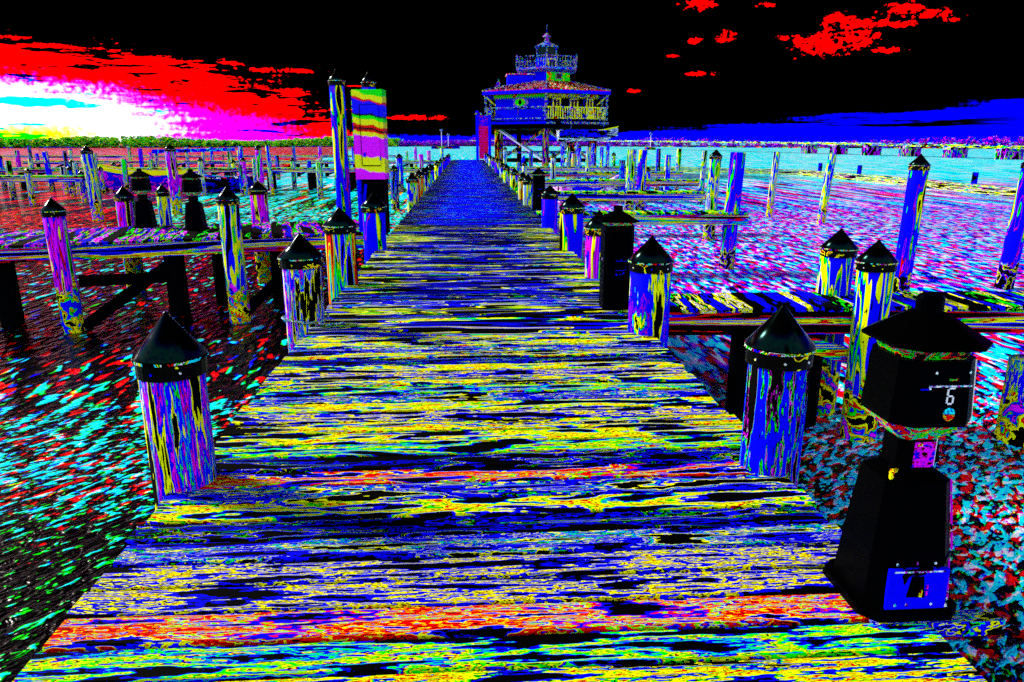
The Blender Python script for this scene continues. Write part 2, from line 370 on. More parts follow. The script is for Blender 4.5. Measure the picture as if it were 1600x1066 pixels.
def woods(name, pts, n, hlo, hhi, m_, label, seed, clump):
    rnd = random.Random(seed); m = MB()
    for _ in range(n):
        k = rnd.randrange(len(pts)-1); (x0,y0),(x1,y1) = pts[k], pts[k+1]; u = rnd.random()
        cx = x0+(x1-x0)*u; cy = y0+(y1-y0)*u + rnd.uniform(2, 30)
        hgt = rnd.uniform(hlo, hhi) * (1 + .25*math.sin(cx*.07) + .15*math.sin(cx*.023+1))
        w_ = rnd.uniform(1.4, 3.2)
        for q in range(clump):
            a = rnd.uniform(0, 6.28); rr = rnd.uniform(0, w_); zz = WZ + .3 + hgt*(rnd.random()**.7)
            px, py = cx+rr*math.cos(a), cy+rr*math.sin(a); s_ = rnd.uniform(.5, 1.1)
            p0 = [(px+rnd.uniform(-s_,s_), py+rnd.uniform(-s_,s_), zz+rnd.uniform(-s_,s_)*.8) for _ in range(4)]
            b0 = len(m.v); m.v += p0; m.f += [(b0,b0+1,b0+2),(b0,b0+2,b0+3),(b0+1,b0+3,b0+2)]
    o = m.build(name, m_); o['kind'] = 'stuff'; return tag(o, label, 'trees')
woods('shore_woods', LS, 700, 2.2, 4.6, TREE, 'green and yellow belt of trees along the far left shore', 3, 60)
woods('far_shore_woods', RS, 420, 1.8, 3.8, TREE2, 'magenta and blue belt of trees along the far right shore', 4, 36)

# ------------------------------------------------------------------ main pier
DX0, DX1 = -1.23, 1.36
pier = thing('main_pier', 'long boardwalk of multicoloured weathered planks running to the lighthouse', 'pier')
rp = random.Random(11)
def plank_mesh(name, m, x0, x1, w, th=.045, ch=.006):
    return MB().loft([[(x,-w/2,-th),(x,w/2,-th),(x,w/2,-ch),(x,w/2-ch,0),(x,-w/2+ch,0),(x,-w/2,-ch)] for x in (x0, x1)]).mesh(name, m)
PITCH, PW = .145, .134
variants = {}
def plank_of(m):
    if m.name not in variants:
        variants[m.name] = [plank_mesh('plank', m, DX0 - rp.uniform(0,.025), DX1 + rp.uniform(0,.025), PW) for _ in range(3)]
    return rp.choice(variants[m.name])
seq = ['mixed']*9 + ['mixed', 'green', 'red', 'olive', 'olive', 'blue', 'dark', 'yellow', 'blue', 'red', 'dark', 'green', 'yellow', 'mixed', 'olive', 'yellow', 'blue', 'green', 'mixed', 'olive', 'yellow', 'dark', 'mixed', 'blue', 'yellow', 'mixed']
y = .35; i = 0
Y_END = 62.0
while y < 40.0:
    if i < len(seq): m_ = wood(seq[i], 0 if y < 2.5 else 1)
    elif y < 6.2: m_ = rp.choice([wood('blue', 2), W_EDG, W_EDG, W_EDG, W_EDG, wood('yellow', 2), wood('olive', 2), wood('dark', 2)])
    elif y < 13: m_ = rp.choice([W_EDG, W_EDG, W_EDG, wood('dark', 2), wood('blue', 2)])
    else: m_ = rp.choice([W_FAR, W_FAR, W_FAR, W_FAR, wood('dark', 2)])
    o = link('plank', plank_of(m_), pier, (rp.uniform(-.012,.012), y, rp.uniform(-.004,.003))); o.rotation_euler = (rp.uniform(-.012,.012), rp.uniform(-.001,.001), rp.uniform(-.0025,.0025))
    y += PITCH; i += 1
fm = MB()
while y < Y_END:
    a, b_ = DX0 - rp.uniform(0,.03), DX1 + rp.uniform(0,.03); zz = rp.uniform(-.004,.003)
    fm.box(a, b_, y-PW/2, y+PW/2, zz-.045, zz); y += PITCH
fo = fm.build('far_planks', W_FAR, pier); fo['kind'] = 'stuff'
for xx in (-1.12, .05, 1.25):
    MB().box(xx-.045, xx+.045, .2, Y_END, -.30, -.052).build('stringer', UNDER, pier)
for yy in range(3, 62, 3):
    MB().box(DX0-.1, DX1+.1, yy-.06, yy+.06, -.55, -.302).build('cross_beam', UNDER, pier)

# ------------------------------------------------------------------ pilings
def piling(x, y, r, ztop, m_, label, group, cap=True, cone=.2, band=.07, zbot=-2.2, lean=(0,0), seg=14, seed=0, nail=False, cat='piling'):
    rnd = random.Random(seed*31+int(abs(x)*100)+int(y*10))
    th = thing('piling', label, cat, (x, y, 0), rnd.uniform(-3,3), group)
    th.rotation_euler = (lean[0], lean[1], 0)
    if y > 5.95: m_ = far_version(m_)
    zc = ztop - cone if cap else ztop                    # where the cone starts
    prof = [1 + rnd.uniform(-.05,.05) for _ in range(seg)]
    rings = []
    nz = 8
    for k in range(nz+1):
        z = zbot + (zc-.01 - zbot)*k/nz; taper = 1.05 - .05*k/nz
        rings.append([(r*taper*(prof[i]+rnd.uniform(-.012,.012))*math.cos(2*math.pi*i/seg), r*taper*(prof[i]+rnd.uniform(-.012,.012))*math.sin(2*math.pi*i/seg), z) for i in range(seg)])
    MB().loft(rings).build('post', m_, th, smooth=True)
    if cap:
        n = 24; rc = r*1.1
        c = MB().loft([ring(0,0,zc,rc,n), ring(0,0,zc+.012,rc*1.03,n), ring(0,0,zc+cone*.5,rc*.53,n), ring(0,0,ztop-.01,rc*.06,n), ring(0,0,ztop,.004,n)]).build('cap', CAP, th)
        for pl in c.data.polygons: pl.use_smooth = True
        MB().loft([ring(0,0,zc-band,rc*.985,n), ring(0,0,zc,rc*.99,n)]).build('cap_band', BAND, c)
        MB().loft([ring(0,0,zc-.004,rc*1.005,n), ring(0,0,zc-.004,rc*1.045,n), ring(0,0,zc+.006,rc*1.045,n), ring(0,0,zc+.0065,rc*1.03,n)], cap=False).build('cap_rim', RIM, c)
        if nail:
            for a in (3.6, 4.5, 5.3):
                MB().loft([[(rc*math.cos(a)+.006*math.cos(q*1.05)*math.sin(a), rc*math.sin(a)-.006*math.cos(q*1.05)*math.cos(a), zc-band*.55+.006*math.sin(q*1.05)) for q in range(6)],
                           [(rc*1.03*math.cos(a)+.005*math.cos(q*1.05)*math.sin(a), rc*1.03*math.sin(a)-.005*math.cos(q*1.05)*math.cos(a), zc-band*.55+.005*math.sin(q*1.05)) for q in range(6)]]).build('nail', NAIL, c)
    return th
ORD = ['nearest','second','third','fourth','fifth','sixth','seventh','eighth','ninth','tenth','eleventh']
GL = 'capped pilings along the boardwalk'
Ls = [(-1.23,2.98,.126,.74,P_MIX),(-1.31,5.81,.155,.72,P_MIX),(-1.29,7.53,.15,.78,P_RED),(-1.27,10.12,.155,.75,P_BLU),(-1.33,18.1,.14,.69,P_YEL),(-1.32,20.5,.13,.69,P_RED),(-1.3,22.5,.12,.68,P_YEL),(-1.31,27.2,.12,.66,P_BLU),(-1.3,32.4,.12,.66,P_BLU),(-1.3,41.9,.13,.62,P_BLU),(-1.37,56.,.13,.6,P_BLU)]
Rs = [(1.33,2.98,.128,.74,P_DRK),(1.36,5.4,.15,.73,P_BLU),(1.38,7.78,.14,.71,P_MAG),(1.38,9.84,.155,.75,P_BLU),(1.38,12.56,.13,.71,P_BLU),(1.38,17.2,.12,.69,P_YEL),(1.38,18.8,.12,.69,P_RED),(1.42,22.9,.12,.65,P_BLU),(1.43,31.,.12,.62,P_YEL),(1.4,35.6,.12,.7,P_BLU)]
hue = {P_MIX.name:'blue, yellow and magenta', P_RED.name:'red and green', P_BLU.name:'mostly blue', P_YEL.name:'yellow and green', P_DRK.name:'dark blue', P_MAG.name:'magenta and blue', P_GRN.name:'green and black'}
for side, lst in (('left', Ls), ('right', Rs)):
    for k, (x_, y_, r_, z_, m_) in enumerate(lst):
        piling(x_, y_, r_, z_, m_, f'{ORD[k]} black-capped {hue[m_.name]} piling on the {side} edge of the boardwalk', GL, seed=k+(20 if side == 'right' else 0), nail=k < 4, seg=18 if k < 3 else 12, cone=.19 if k < 4 else .16)
extra = [(1.38,26.8,.66,P_GRN,'R'),(1.4,40.5,.66,P_BLU,'R'),(1.4,46.,.66,P_YEL,'R'),(1.4,52.,.66,P_BLU,'R'),(1.4,58.,.66,P_BLU,'R'),(-1.31,24.6,.66,P_GRN,'L'),(-1.3,36.8,.66,P_BLU,'L'),(-1.3,48.5,.64,P_BLU,'L')]
btw = {26.8:'between the eighth and ninth capped ones', 40.5:'just past the tenth capped one', 46.:'well past the tenth, before the lighthouse', 52.:'close to the left stilts of the lighthouse', 58.:'last before the end of the boardwalk', 24.6:'between the seventh and eighth there', 36.8:'between the ninth and tenth there', 48.5:'between the tenth and eleventh there'}
for x_, y_, z_, m_, s_ in extra:
    piling(x_, y_, .12, z_, m_, f"small far piling on the {'right' if s_ == 'R' else 'left'} boardwalk edge, {btw[y_]}", GL, cone=.16)

# rope round the second left piling
rm = MB(); prev = None
pts = []
for k in range(26):
    a = k/25*2*math.pi*1.0 + 2.6; pts.append((-1.31+.178*math.cos(a), 5.81+.178*math.sin(a), .05+.012*math.sin(a*2)))
pts += [(-1.2,5.66,.04),(-1.12,5.69,.012),(-1.0,5.76,.012)]
for a, b_ in zip(pts, pts[1:]): rm.tube(a, b_, .009, n=6)
tag(rm.build('mooring_rope', mat('rope', 'K2 Y2 B2 C1 K2 W1', (60,60,60))), 'thin mooring rope looped round the second left piling', 'rope')

# ------------------------------------------------------------------ lighthouse-shaped power pedestal
def glyph(m, x0, z0, w, hgt, th, y, name, mt, par):
    s = MB()
    for a in m:
        (ax, az_), (bx, bz) = a
        s.box(x0+min(ax,bx)*w-th/2, x0+max(ax,bx)*w+th/2, y-.003, y, z0+min(az_,bz)*hgt-th/2, z0+max(az_,bz)*hgt+th/2)
    return s.build(name, mt, par)
def disc(cx, cz, y, r, n=20, a0=0, a1=2*math.pi, depth=.003):
    f0 = [(cx+r*math.cos(a0+(a1-a0)*i/n), y, cz+r*math.sin(a0+(a1-a0)*i/n)) for i in range(n+1 if a1-a0 < 6 else n)]
    return [f0, [(p_[0], y-depth, p_[2]) for p_ in f0]]
def pedestal(x, y, label, rz=0.0, full=False, z=0.0, sc_=(1, 1, 1)):
    th = thing('power_pedestal', label, 'pedestal', (x, y, z), rz, 'lighthouse-shaped dock pedestals'); th.scale = sc_
    pl = MB().loft([csq(.002,.178,.055), csq(.022,.178,.055), csq(.026,.173,.055)]).build('base_plate', BLACK, th)
    lo = MB().loft([csq(.027,.150,.045), csq(.17,.138,.042), csq(.176,.142,.044), csq(.19,.142,.044), csq(.195,.137,.042), csq(.425,.112,.036), csq(.45,.072,.024)]).build('tower_body', BLACK, th)
    nk = MB().loft([csq(.451,.066,.024), csq(.549,.066,.024)]).build('neck', BLACK, th)
    MB().loft([csq(.55,.067,.024), csq(.612,.134,.05)]).build('head_underside', SOFFIT, th)
    hd = MB().loft([csq(.613,.136,.05), csq(.63,.138,.05), csq(.795,.126,.045), csq(.807,.126,.045)]).build('head_box', BLACK, th)
    MB().loft([csq(.808,.112,.044), csq(.842,.13,.055)]).build('lamp_lens', LENS, th)
    rf = MB().loft([csq(.843,.162,.068), csq(.852,.164,.069), csq(.925,.05,.02)]).build('roof', BLACK, th)
    MB().loft([ring(0,0,.926,.042,16), ring(0,0,.965,.042,16), ring(0,0,.975,.034,16)]).build('finial', BLACK, rf)
    if full:
        for (bx, by) in ((-.135,-.09),(-.09,-.14),(.12,-.135),(.145,-.1),(-.135,.11)):
            MB().loft([ring(bx,by,.027,.011,6), ring(bx,by,.036,.009,6)]).build('bolt', BOLT, pl)
        MB().box(-.10,.104,-.159,-.145,.034,.167).build('access_panel', PANEL, th)
        MB().box(-.085,.09,-.1605,-.1592,.158,.163).build('panel_hinge', BOLT, th)
        cut = MB().quad((-.035,-.1595,.075),(.03,-.1595,.072),(.018,-.1595,.145),(-.025,-.1595,.147)).build('panel_recess', BLACK, th)
        MB().box(.008,.018,-.163,-.1598,.076,.098).build('latch', BRASS, th)
        MB().box(.03,.036,-.163,-.1598,.08,.115).build('pull_handle', STICK, th)
        for bx, bz in ((-.07,.05),(.055,.05),(-.07,.178),(0.,.18),(.06,.18),(-.03,.05)):
            MB().loft(disc(bx, bz, -.1595 if bz < .1 else -.1425, .0045, 8)).build('screw', BOLT, lo)
        MB().box(-.022,.05,-.0685,-.0665,.462,.542).build('warning_label', STICK, nk)
        MB().quad((-.012,-.0695,.530),(.004,-.0695,.530),(.002,-.0695,.539),(-.012,-.0695,.537)).build('warning_mark', BRASS, nk)
        # number and badge on the head: front face slopes from y -.152 at z .63 to -.138 at z .80
        def fy(z_): return -.138 + (z_-.63)/.155*.012 - .001
        g6 = [((0,1),(1,1)),((0,0),(0,1)),((0,0),(1,0)),((1,0),(1,.5)),((0,.5),(1,.5))]
        glyph(g6, .012, .685, .019, .046, .0045, fy(.69)-.001, 'number_six', WHITE, hd)
        zc = .655
        MB().loft(disc(.024, zc, fy(zc)-.001, .0185, 20, 0, math.pi)).build('badge_upper', CYAN, hd)
        MB().loft(disc(.024, zc-.002, fy(zc)-.001, .0185, 20, math.pi, 2*math.pi)).build('badge_lower', BRED, hd)
        MB().box(.015,.04,fy(.75)-.003,fy(.75),.752,.758).build('slot_label', LENS, hd)
        MB().box(-.045,.092,fy(.735)-.006,fy(.735),.7345,.7385).build('flap_hinge', BOLT, hd)
        MB().box(-.075,-.045,fy(.73)-.005,fy(.73),.7265,.7295).build('flap_edge', PANEL, hd)
        MB().box(-.049,-.044,fy(.735)-.0065,fy(.735)-.001,.728,.739).build('hinge_end', BOLT, hd)
        for bx in (-.03,.08): MB().loft(disc(bx,.775,fy(.775)-.001,.004,8)).build('screw', BOLT, hd)
        MB().box(.0655,.0685,-.045,.03,.455,.545).build('neck_edge_strip', WHITE, nk)
        sp_ = MB().tube((-.062,-.05,.445),(-.09,-.07,.452),.008); sp_.tube((-.09,-.07,.452),(-.092,-.075,.425),.0085,.007); sp_.build('spigot', BRASS, th)
        MB().beam((.139,-.086,.616),(.127,-.080,.80),.005,.006).build('edge_glint', WHITE, hd)  # added strips: sky light on the right chamfers of head and tower, as colour
        MB().beam((.143,-.098,.197),(.115,-.076,.424),.005,.006).build('edge_glint', mat('edge_glint_magenta','M6 W1 M3',(9,9,9)), lo)
        MB().beam((.153,-.104,.03),(.141,-.095,.168),.005,.006).build('edge_glint', mat('edge_glint_magenta','M6 W1 M3',(9,9,9)), lo)
        cb = MB(); pv = (.1,.05,.62)
        for k in range(1,7):
            q = (.1+.004*k, .05-.004*k, .62-.03*k); cb.tube(pv, q, .011, n=8); pv = q
        cb.build('power_cable', BLACK, th)
    return th
pedestal(1.33, 2.01, 'large black lighthouse-shaped power pedestal numbered six, nearest on the right', full=True, sc_=(.9, .9, 1.0))
MB_ = MB().box(1.20, 1.60, 1.84, 1.90, -.05, .0)
tag(MB_.build('pedestal_ledge', W_BLU), 'short blue plank ledge under the front of pedestal six', 'plank')
# plain black light post further along
NAVYD = mat('dark_blue_panel', 'K7 B2 K3', (4, 4, 9), edge=0)
def light_post(x, y, label):
    th = thing('light_post', label, 'light post', (x, y, 0), 0, 'straight black light posts')
    bd = MB().loft([csq(.002,.125,.03), csq(.72,.125,.03)]).build('post_body', BLACK, th)
    MB().loft([csq(.721,.11,.03), csq(.75,.135,.04)]).build('lamp_lens', SOFFIT, th)
    rf = MB().loft([csq(.751,.16,.05), csq(.758,.16,.05), csq(.83,.05,.02)]).build('roof', BLACK, th)
    MB().loft([ring(0,0,.831,.04,12), ring(0,0,.88,.04,12)]).build('finial', BLACK, rf)
    MB().loft([ring(-.126,-.02,.42,.006,6), ring(-.126,-.02,.44,.006,6)]).build('latch', BOLT, bd)
    MB().box(-.03,.06,-.128,-.1255,  .30,.46).build('inset_door', NAVYD, bd)
    return th
light_post(1.27, 6.25, 'tall straight black light post beside the second right piling')
light_post(1.5, 15.86, 'small black light post in the clutter right of the boardwalk, below the lighthouse')

# ------------------------------------------------------------------ side docks
DOCKS = []
def dock(name, label, p0, ang, length, wid, m_, n_off=0.0, skew=0.0, fascia=True, pitch=.16, solid=False):
    """p0 = front corner; runs along +x of its frame, width along +y"""
    th = thing(name, label, 'dock', (*p0, 0), ang, 'side docks')
    if solid:
        o = MB().box(0, length, 0, wid, -.05, 0).build('deck', m_, th)
    else:
        me = MB().loft([[(-pitch*.44,y_,-.04),(pitch*.44,y_,-.04),(pitch*.44,y_,0),(-pitch*.44,y_,0)] for y_ in (0, wid)]).mesh('plank', m_)
        for k in range(int(length/pitch)):
            o = link('plank', me, th, ((k+.5)*pitch, random.uniform(-.02,.02), random.uniform(-.004,.004))); o.rotation_euler = (0,0,random.uniform(-.006,.006))
    if fascia:
        MB().box(-.01, length+.01, .03, .075, -.25, -.042).build('front_beam', BEAM, th)
        MB().box(-.01, length+.01, wid-.075, wid-.03, -.25, -.042).build('back_beam', BEAM, th)
    else:
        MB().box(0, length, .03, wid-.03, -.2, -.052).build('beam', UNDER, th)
    DOCKS.append(th); return th
def keep(o, par):                                    # parent a part built in world coordinates
    bpy.context.view_layer.update(); o.parent = par; o.matrix_parent_inverse = par.matrix_world.inverted(); return o
# planks of these docks lie across their own run: rotate the wood coordinates with swapped grain
DLX = mat('dock_plank_magenta_cross', 'K7 G2 K4 M4 W1 K2 B3 K5 G2 Y1 K4 M3 K3 B4 K6', (1.8, .3, 1), fine=.1, fscale=(25, 4, 40))
DRX = mat('dock_plank_cool_cross', 'K7 B5 K5 B4 K4 Y3 W1 Y1 K3 G2 K5 B3 K3', (1.2, .25, 1), fine=.1, fscale=(25, 4, 40))
DGX = mat('dock_plank_green_cross', 'K4 G4 K2 Y3 K2 G3 B3 K2', (4, .9, 4))
aL = math.atan2(12.3-10.0, -1.4+6.6)
dock('finger_dock', 'finger dock with magenta and green planks crossing the left side', (-6.9, 10.6), aL*.62, 5.75, 2.1, DLX)
dock('finger_dock', 'left dock stretch running out of frame, lower than the magenta dock', (-14.2, 9.45), .12, 7.4, 2.2, DLX)
dock('finger_dock', 'narrow dock with blue and yellow planks behind pedestal six', (1.36, 6.18), -.03, 8.5, .68, DRX)
dock('finger_dock', 'thin green-edged finger dock in the right middle distance', (1.42, 15.05), -.01, 4.35, .6, DGX)
for k, (yy, L_, lb) in enumerate([(21.5,5.5,'short finger dock right of the boardwalk before the small skiff'),(28.5,7.5,'finger dock beside the tall green piling right of the boardwalk'),(36.,9.,'far finger dock right of the boardwalk below the hanging boat'),(44.,10.,'farthest finger dock right of the boardwalk, before the lighthouse stilts')]):
    dock('finger_dock', lb, (1.42, yy), 0, L_, .7, DGX, solid=True)
dock('far_dock', 'long far dock on posts across the left background', (-42, 44.6), -.06, 40.5, 1.2, DGX, solid=True)
dock('far_dock', 'nearer low dock among the left background pilings', (-30, 33.5), -.02, 13.5, .9, DGX, solid=True)
dock('far_dock', 'dock with dark bents just beyond the three close pilings on the left', (-34, 60.), -.02, 33., 1.0, DGX, solid=True)
dock('far_dock', 'most distant thin dock line under the left shore trees', (-60, 84.), .0, 52., 1.2, DGX, solid=True)
for k in range(15):
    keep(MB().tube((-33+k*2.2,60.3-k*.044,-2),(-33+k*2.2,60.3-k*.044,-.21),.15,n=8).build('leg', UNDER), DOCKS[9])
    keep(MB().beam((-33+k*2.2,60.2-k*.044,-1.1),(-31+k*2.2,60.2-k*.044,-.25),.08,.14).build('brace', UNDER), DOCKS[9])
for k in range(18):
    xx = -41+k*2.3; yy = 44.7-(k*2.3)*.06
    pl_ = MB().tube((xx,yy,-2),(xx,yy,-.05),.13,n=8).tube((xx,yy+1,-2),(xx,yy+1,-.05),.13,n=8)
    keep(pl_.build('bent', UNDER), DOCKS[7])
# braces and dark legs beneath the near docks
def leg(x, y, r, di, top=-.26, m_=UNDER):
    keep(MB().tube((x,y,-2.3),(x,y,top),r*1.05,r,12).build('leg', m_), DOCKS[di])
leg(-4.55,11.6,.15,0); leg(-4.05,12.2,.13,0); leg(-3.0,11.9,.17,0)
leg(-6.75,11.0,.15,0)
def brace(p0, p1, di, m_=UNDER, w_=.05, h_=.16):
    keep(MB().beam(p0, p1, w_, h_).build('brace', m_), DOCKS[di])
brace((-5.5,10.55,-1.15),(-4.5,11.5,-.35),0)
brace((-5.5,10.6,-.5),(-4.5,11.6,-.62),0)
brace((-3.4,11.0,-1.1),(-2.9,11.8,-.6),0)
# right finger dock underworks
brace((2.75,6.28,-.27),(3.5,6.2,-.50),2, BEAM, .06, .14)
leg(3.15,6.45,.14,2); leg(2.6,6.6,.13,2)

# free standing / dock pilings: x, y, radius, top, material, label
TP = [
 (5.5,15.25,.16,1.21,P_BLU,'tall blue capped piling at the end of the thin green dock',(0,.03)),
 (6.6,19.9,.155,1.22,P_GRN,'tall green and yellow capped piling just left of the tall blue one',(0,.02)),
 (6.0,27.5,.17,1.15,P_GRN,'tall green piling of the pair right of the small skiff',(0,.01)),
 (6.5,27.9,.17,1.13,P_BLU,'tall blue piling of the pair right of the small skiff',(0,.01)),
 (7.28,11.83,.145,1.22,P_BLU,'tall blue capped piling behind the two short capped ones',(0,.02)),
 (9.9,12.8,.155,1.2,P_BLU,'tall blue capped piling at the right picture edge',(0,.06)),
 (10.74,25.9,.115,1.08,P_YEL,'slim yellow uncapped piling alone in the open water',(0,.04)),
 (11.62,23.7,.125,1.04,P_YEL,'yellow-green uncapped piling left of the tall blue one',(0,.07)),
 (10.16,39.9,.12,1.07,P_DRK,'thin far piling, first of three in the open water',(0,0)),
 (10.55,37.4,.115,1.09,P_GRN,'thin far piling, middle of three in the open water',(0,.02)),
 (9.97,31.5,.11,1.06,P_GRN,'thin far piling, nearest of three in the open water',(0,.03)),
 (3.49,6.75,.15,.62,P_YEL,'short blue and yellow capped piling at the back edge of the narrow dock',(0,.01)),
 (3.5,6.08,.15,.60,P_YEL,'short yellow capped piling standing in front of the narrow dock',(0,-.02)),
 (4.88,5.9,.15,-.42,P_YEL,'cut-off dark piling at the right picture edge beside pedestal six',(0,0)),
 (-5.64,10.5,.14,.68,P_MAG,'magenta and blue capped piling on the front of the left dock',(0,-.02)),
 (-3.44,10.95,.15,.79,P_YEL,'yellow, green and blue capped piling on the front of the left dock',(0,-.01)),
 (-12.68,26.2,.18,1.28,P_YEL,'tall capped piling with yellow stripe in the left water',(0,-.03)),
 (-10.82,28.4,.18,1.33,P_MAG,'tall capped piling with orange-magenta stripe right of the yellow boat',(0,0)),
 (-5.96,13.35,.15,.67,P_MAG,'short blue and magenta capped piling at the back of the left dock',(0,0)),
 (-5.6,14.1,.11,.66,P_YEL,'slim short capped piling between the two left dock pedestals',(0,0)),
 (-3.94,14.35,.16,.71,P_MAG,'short blue capped piling right of the left dock pedestals',(0,0)),
 (-19.97,47.7,.13,1.02,P_BLU,'thin far piling left of the orange-magenta tall piling',(0,0)),
 (-25.6,44.8,.12,.95,P_MAG,'thin far piling nearest the left picture edge',(0,.02)),
 (-22.4,41.8,.14,.9,P_BLU,'leaning far piling second from the left picture edge',(0,-.05)),
 (-12.0,41.2,.12,1.2,P_BLU,'thin leaning blue piling beyond the left dock, first of three close together',(0,-.03)),
 (-10.41,38.6,.16,1.28,P_MAG,'capped far piling, middle of three close together',(0,0)),
 (-9.92,38.6,.1,1.22,P_YEL,'thin yellow piling, right of three close together',(0,-.03)),
 (-15.05,67.,.15,1.08,P_DRK,'very far thin piling left of the utility cabinet posts',(0,0)),
 (-3.63,40.7,.18,.82,P_BLU,'blue piling standing in the water right of the utility cabinet',(0,0)),
 (-24.4,67.7,.14,.97,P_YEL,'very far thin yellow piling right of the orange-magenta one',(0,0)),
 (-23.2,70.5,.15,.95,P_BLU,'very far thin blue piling under the treeline',(0,0)),
 (-2.9,30.,.16,.55,P_DRK,'short dark capped piling left of the boardwalk past the cabinet',(0,0)),
]
for k, (x_, y_, r_, z_, m_, lb, ln) in enumerate(TP):
    capd = 'uncapped' not in lb and 'thin' not in lb and 'leaning' not in lb and 'cut-off' not in lb and 'of the pair' not in lb
    piling(x_, y_, r_, z_, m_, lb, 'mooring pilings', cap=capd, cone=.19 if r_ > .13 else .15, lean=ln, seed=50+k, zbot=-2.4, nail=y_ < 9)
rb = random.Random(5)
NTH = ['first','second','third','fourth','fifth','sixth','seventh','eighth','ninth','tenth','eleventh','twelfth','thirteenth','fourteenth','fifteenth','sixteenth','seventeenth','eighteenth','nineteenth','twentieth']
spots = sorted([(rb.uniform(2.6,9.5), rb.uniform(30,56)) for _ in range(20)], key=lambda q: q[0]/q[1])
for k, (x_, y_) in enumerate(spots):
    zt = rb.uniform(.3,1.2)
    piling(x_, y_, .13, zt, rb.choice([P_BLU,P_BLU,P_YEL,P_GRN,P_DRK,P_RED]), f'{NTH[k]} slender piling from the left in the cluster before the lighthouse', 'pilings clustered before the lighthouse', cap=k % 3 == 0, cone=.15, seg=10, seed=90+k)
for k in range(20):
    x_ = -32+k*1.55+rb.uniform(-.5,.5); y_ = 45.2-(x_+42)*.06
    piling(x_, y_, .13, rb.uniform(.3,.75), rb.choice([P_BLU,P_MAG,P_YEL,P_GRN,P_DRK]), f'{NTH[k]} small far piling from the left along the left background dock', 'pilings along the far left dock', cap=k % 2 == 0, cone=.15, seg=10, seed=130+k)
midp = sorted([(rb.uniform(-27,-6.5), rb.uniform(32,41)) for k in range(16)], key=lambda q: q[0]/q[1])
for k in range(16):
    piling(*midp[k], .13, rb.uniform(-.1,.7), rb.choice([P_BLU,P_MAG,P_YEL,P_GRN,P_DRK]), f'{NTH[k]} low piling from the left in the marina before the far left dock', 'low pilings in the left marina', cap=k % 2 == 0, cone=.15, seg=10, seed=210+k)
farp = sorted([(-38+k*1.45+rb.uniform(-.6,.6), rb.uniform(52,74)) for k in range(26)], key=lambda q: q[0]/q[1])
NTH += ['twenty-'+w for w in NTH[:6]]
for k in range(26):
    x_, y_ = farp[k]
    piling(x_, y_, .14, rb.uniform(.4,1.1), rb.choice([P_BLU,P_MAG,P_YEL,P_GRN,P_DRK]), f'{NTH[k]} thin distant piling from the left under the left shore trees', 'distant pilings under the left shore', cap=False, seg=8, seed=170+k)
pedestal(-5.5, 13.0, 'black lighthouse-shaped pedestal on the left dock, farther left of two')
pedestal(-4.5, 12.55, 'black lighthouse-shaped pedestal on the left dock, nearer right of two')

# ------------------------------------------------------------------ utility cabinet on two tall posts
piling(-2.14, 13.0, .125, 2.56, P_BLU, 'very tall capped blue post left of the utility cabinet', 'cabinet posts', cone=.19)
piling(-1.66, 13.35, .115, 2.56, P_BLU, 'very tall capped blue post standing behind the utility cabinet', 'cabinet posts', cone=.19)
def bands(t, base, f): x, y, z = t.split(base); return z
cabm = bpy.data.materials.new('cabinet_sheen_bands'); cabm.use_nodes = True; cabm.node_tree.nodes.clear(); t = T(cabm.node_tree)  # sheen of the metal painted on as colour bands
tcn = t.n('ShaderNodeTexCoord'); ov = S(t, tcn.outputs['Object']); x, y, z = t.split(ov)
nn = t.noise(t.vm('MULTIPLY', ov, (4, 4, 4)), 1.0, 2, .3) - .5; n2 = t.noise(t.vm('MULTIPLY', ov, (90, 90, 90)), 1.0, 1, 0) - .5
fz = (z - .82) / 1.36 + nn * .10 + n2 * .05 + x * .12
nd = t.n('ShaderNodeValToRGB'); nd.color_ramp.interpolation = 'CONSTANT'; e = nd.color_ramp.elements
while len(e) > 1: e.remove(e[0])
for k, (pz, c_) in enumerate([(0,'M'),(.10,'Y'),(.26,'M'),(.49,'Y'),(.53,'R'),(.55,'K'),(.57,'R'),(.60,'Y'),(.67,'G'),(.71,'K'),(.73,'B'),(.86,'R'),(.885,'Y'),(.95,'G')]):
    q = e[0] if k == 0 else e.new(pz); q.position = pz; q.color = (*CO[c_], 1)
t.put(nd.inputs[0], fz); p = t.n('ShaderNodeBsdfPrincipled'); cabm.node_tree.links.new(nd.outputs[0], p.inputs['Base Color']); p.inputs['Roughness'].default_value = .5; p.inputs['Specular IOR Level'].default_value = .1
o = t.n('ShaderNodeOutputMaterial'); cabm.node_tree.links.new(p.outputs[0], o.inputs[0])
SIDE = mat('cabinet_side', 'K1 R1 Y2 G5 B8 Y2 G4 B4 R1', (2, 2, 2.6), detail=1)
cb = thing('utility_cabinet', 'tall metal utility cabinet with green, yellow, blue and magenta sheen bands beside the boardwalk', 'cabinet', (-1.53, 12.0, 0), -.10)
MB().box(-.235,.235,0,.30,.83,2.18).build('cabinet_body', cabm, cb)
MB().box(-.245,-.237,.0,.30,.84,2.17).build('side_panel', SIDE, cb)
dr_ = MB().box(-.11,.17,-.022,-.002,1.05,1.95).build('door', cabm, cb)
MB().box(-.085,-.055,-.036,-.023,1.17,1.24).build('door_handle', PANEL, dr_)
for zz in (1.12,1.86): MB().box(.165,.18,-.03,-.003,zz,zz+.06).build('hinge', PANEL, dr_)
MB().box(-.12,-.111,-.022,-.002,1.05,1.95).build('door_gasket', BLACK, dr_)
for zz in (1.042,1.953): MB().box(-.12,.175,-.02,-.002,zz-.004,zz+.004).build('door_gasket', BLACK, dr_)
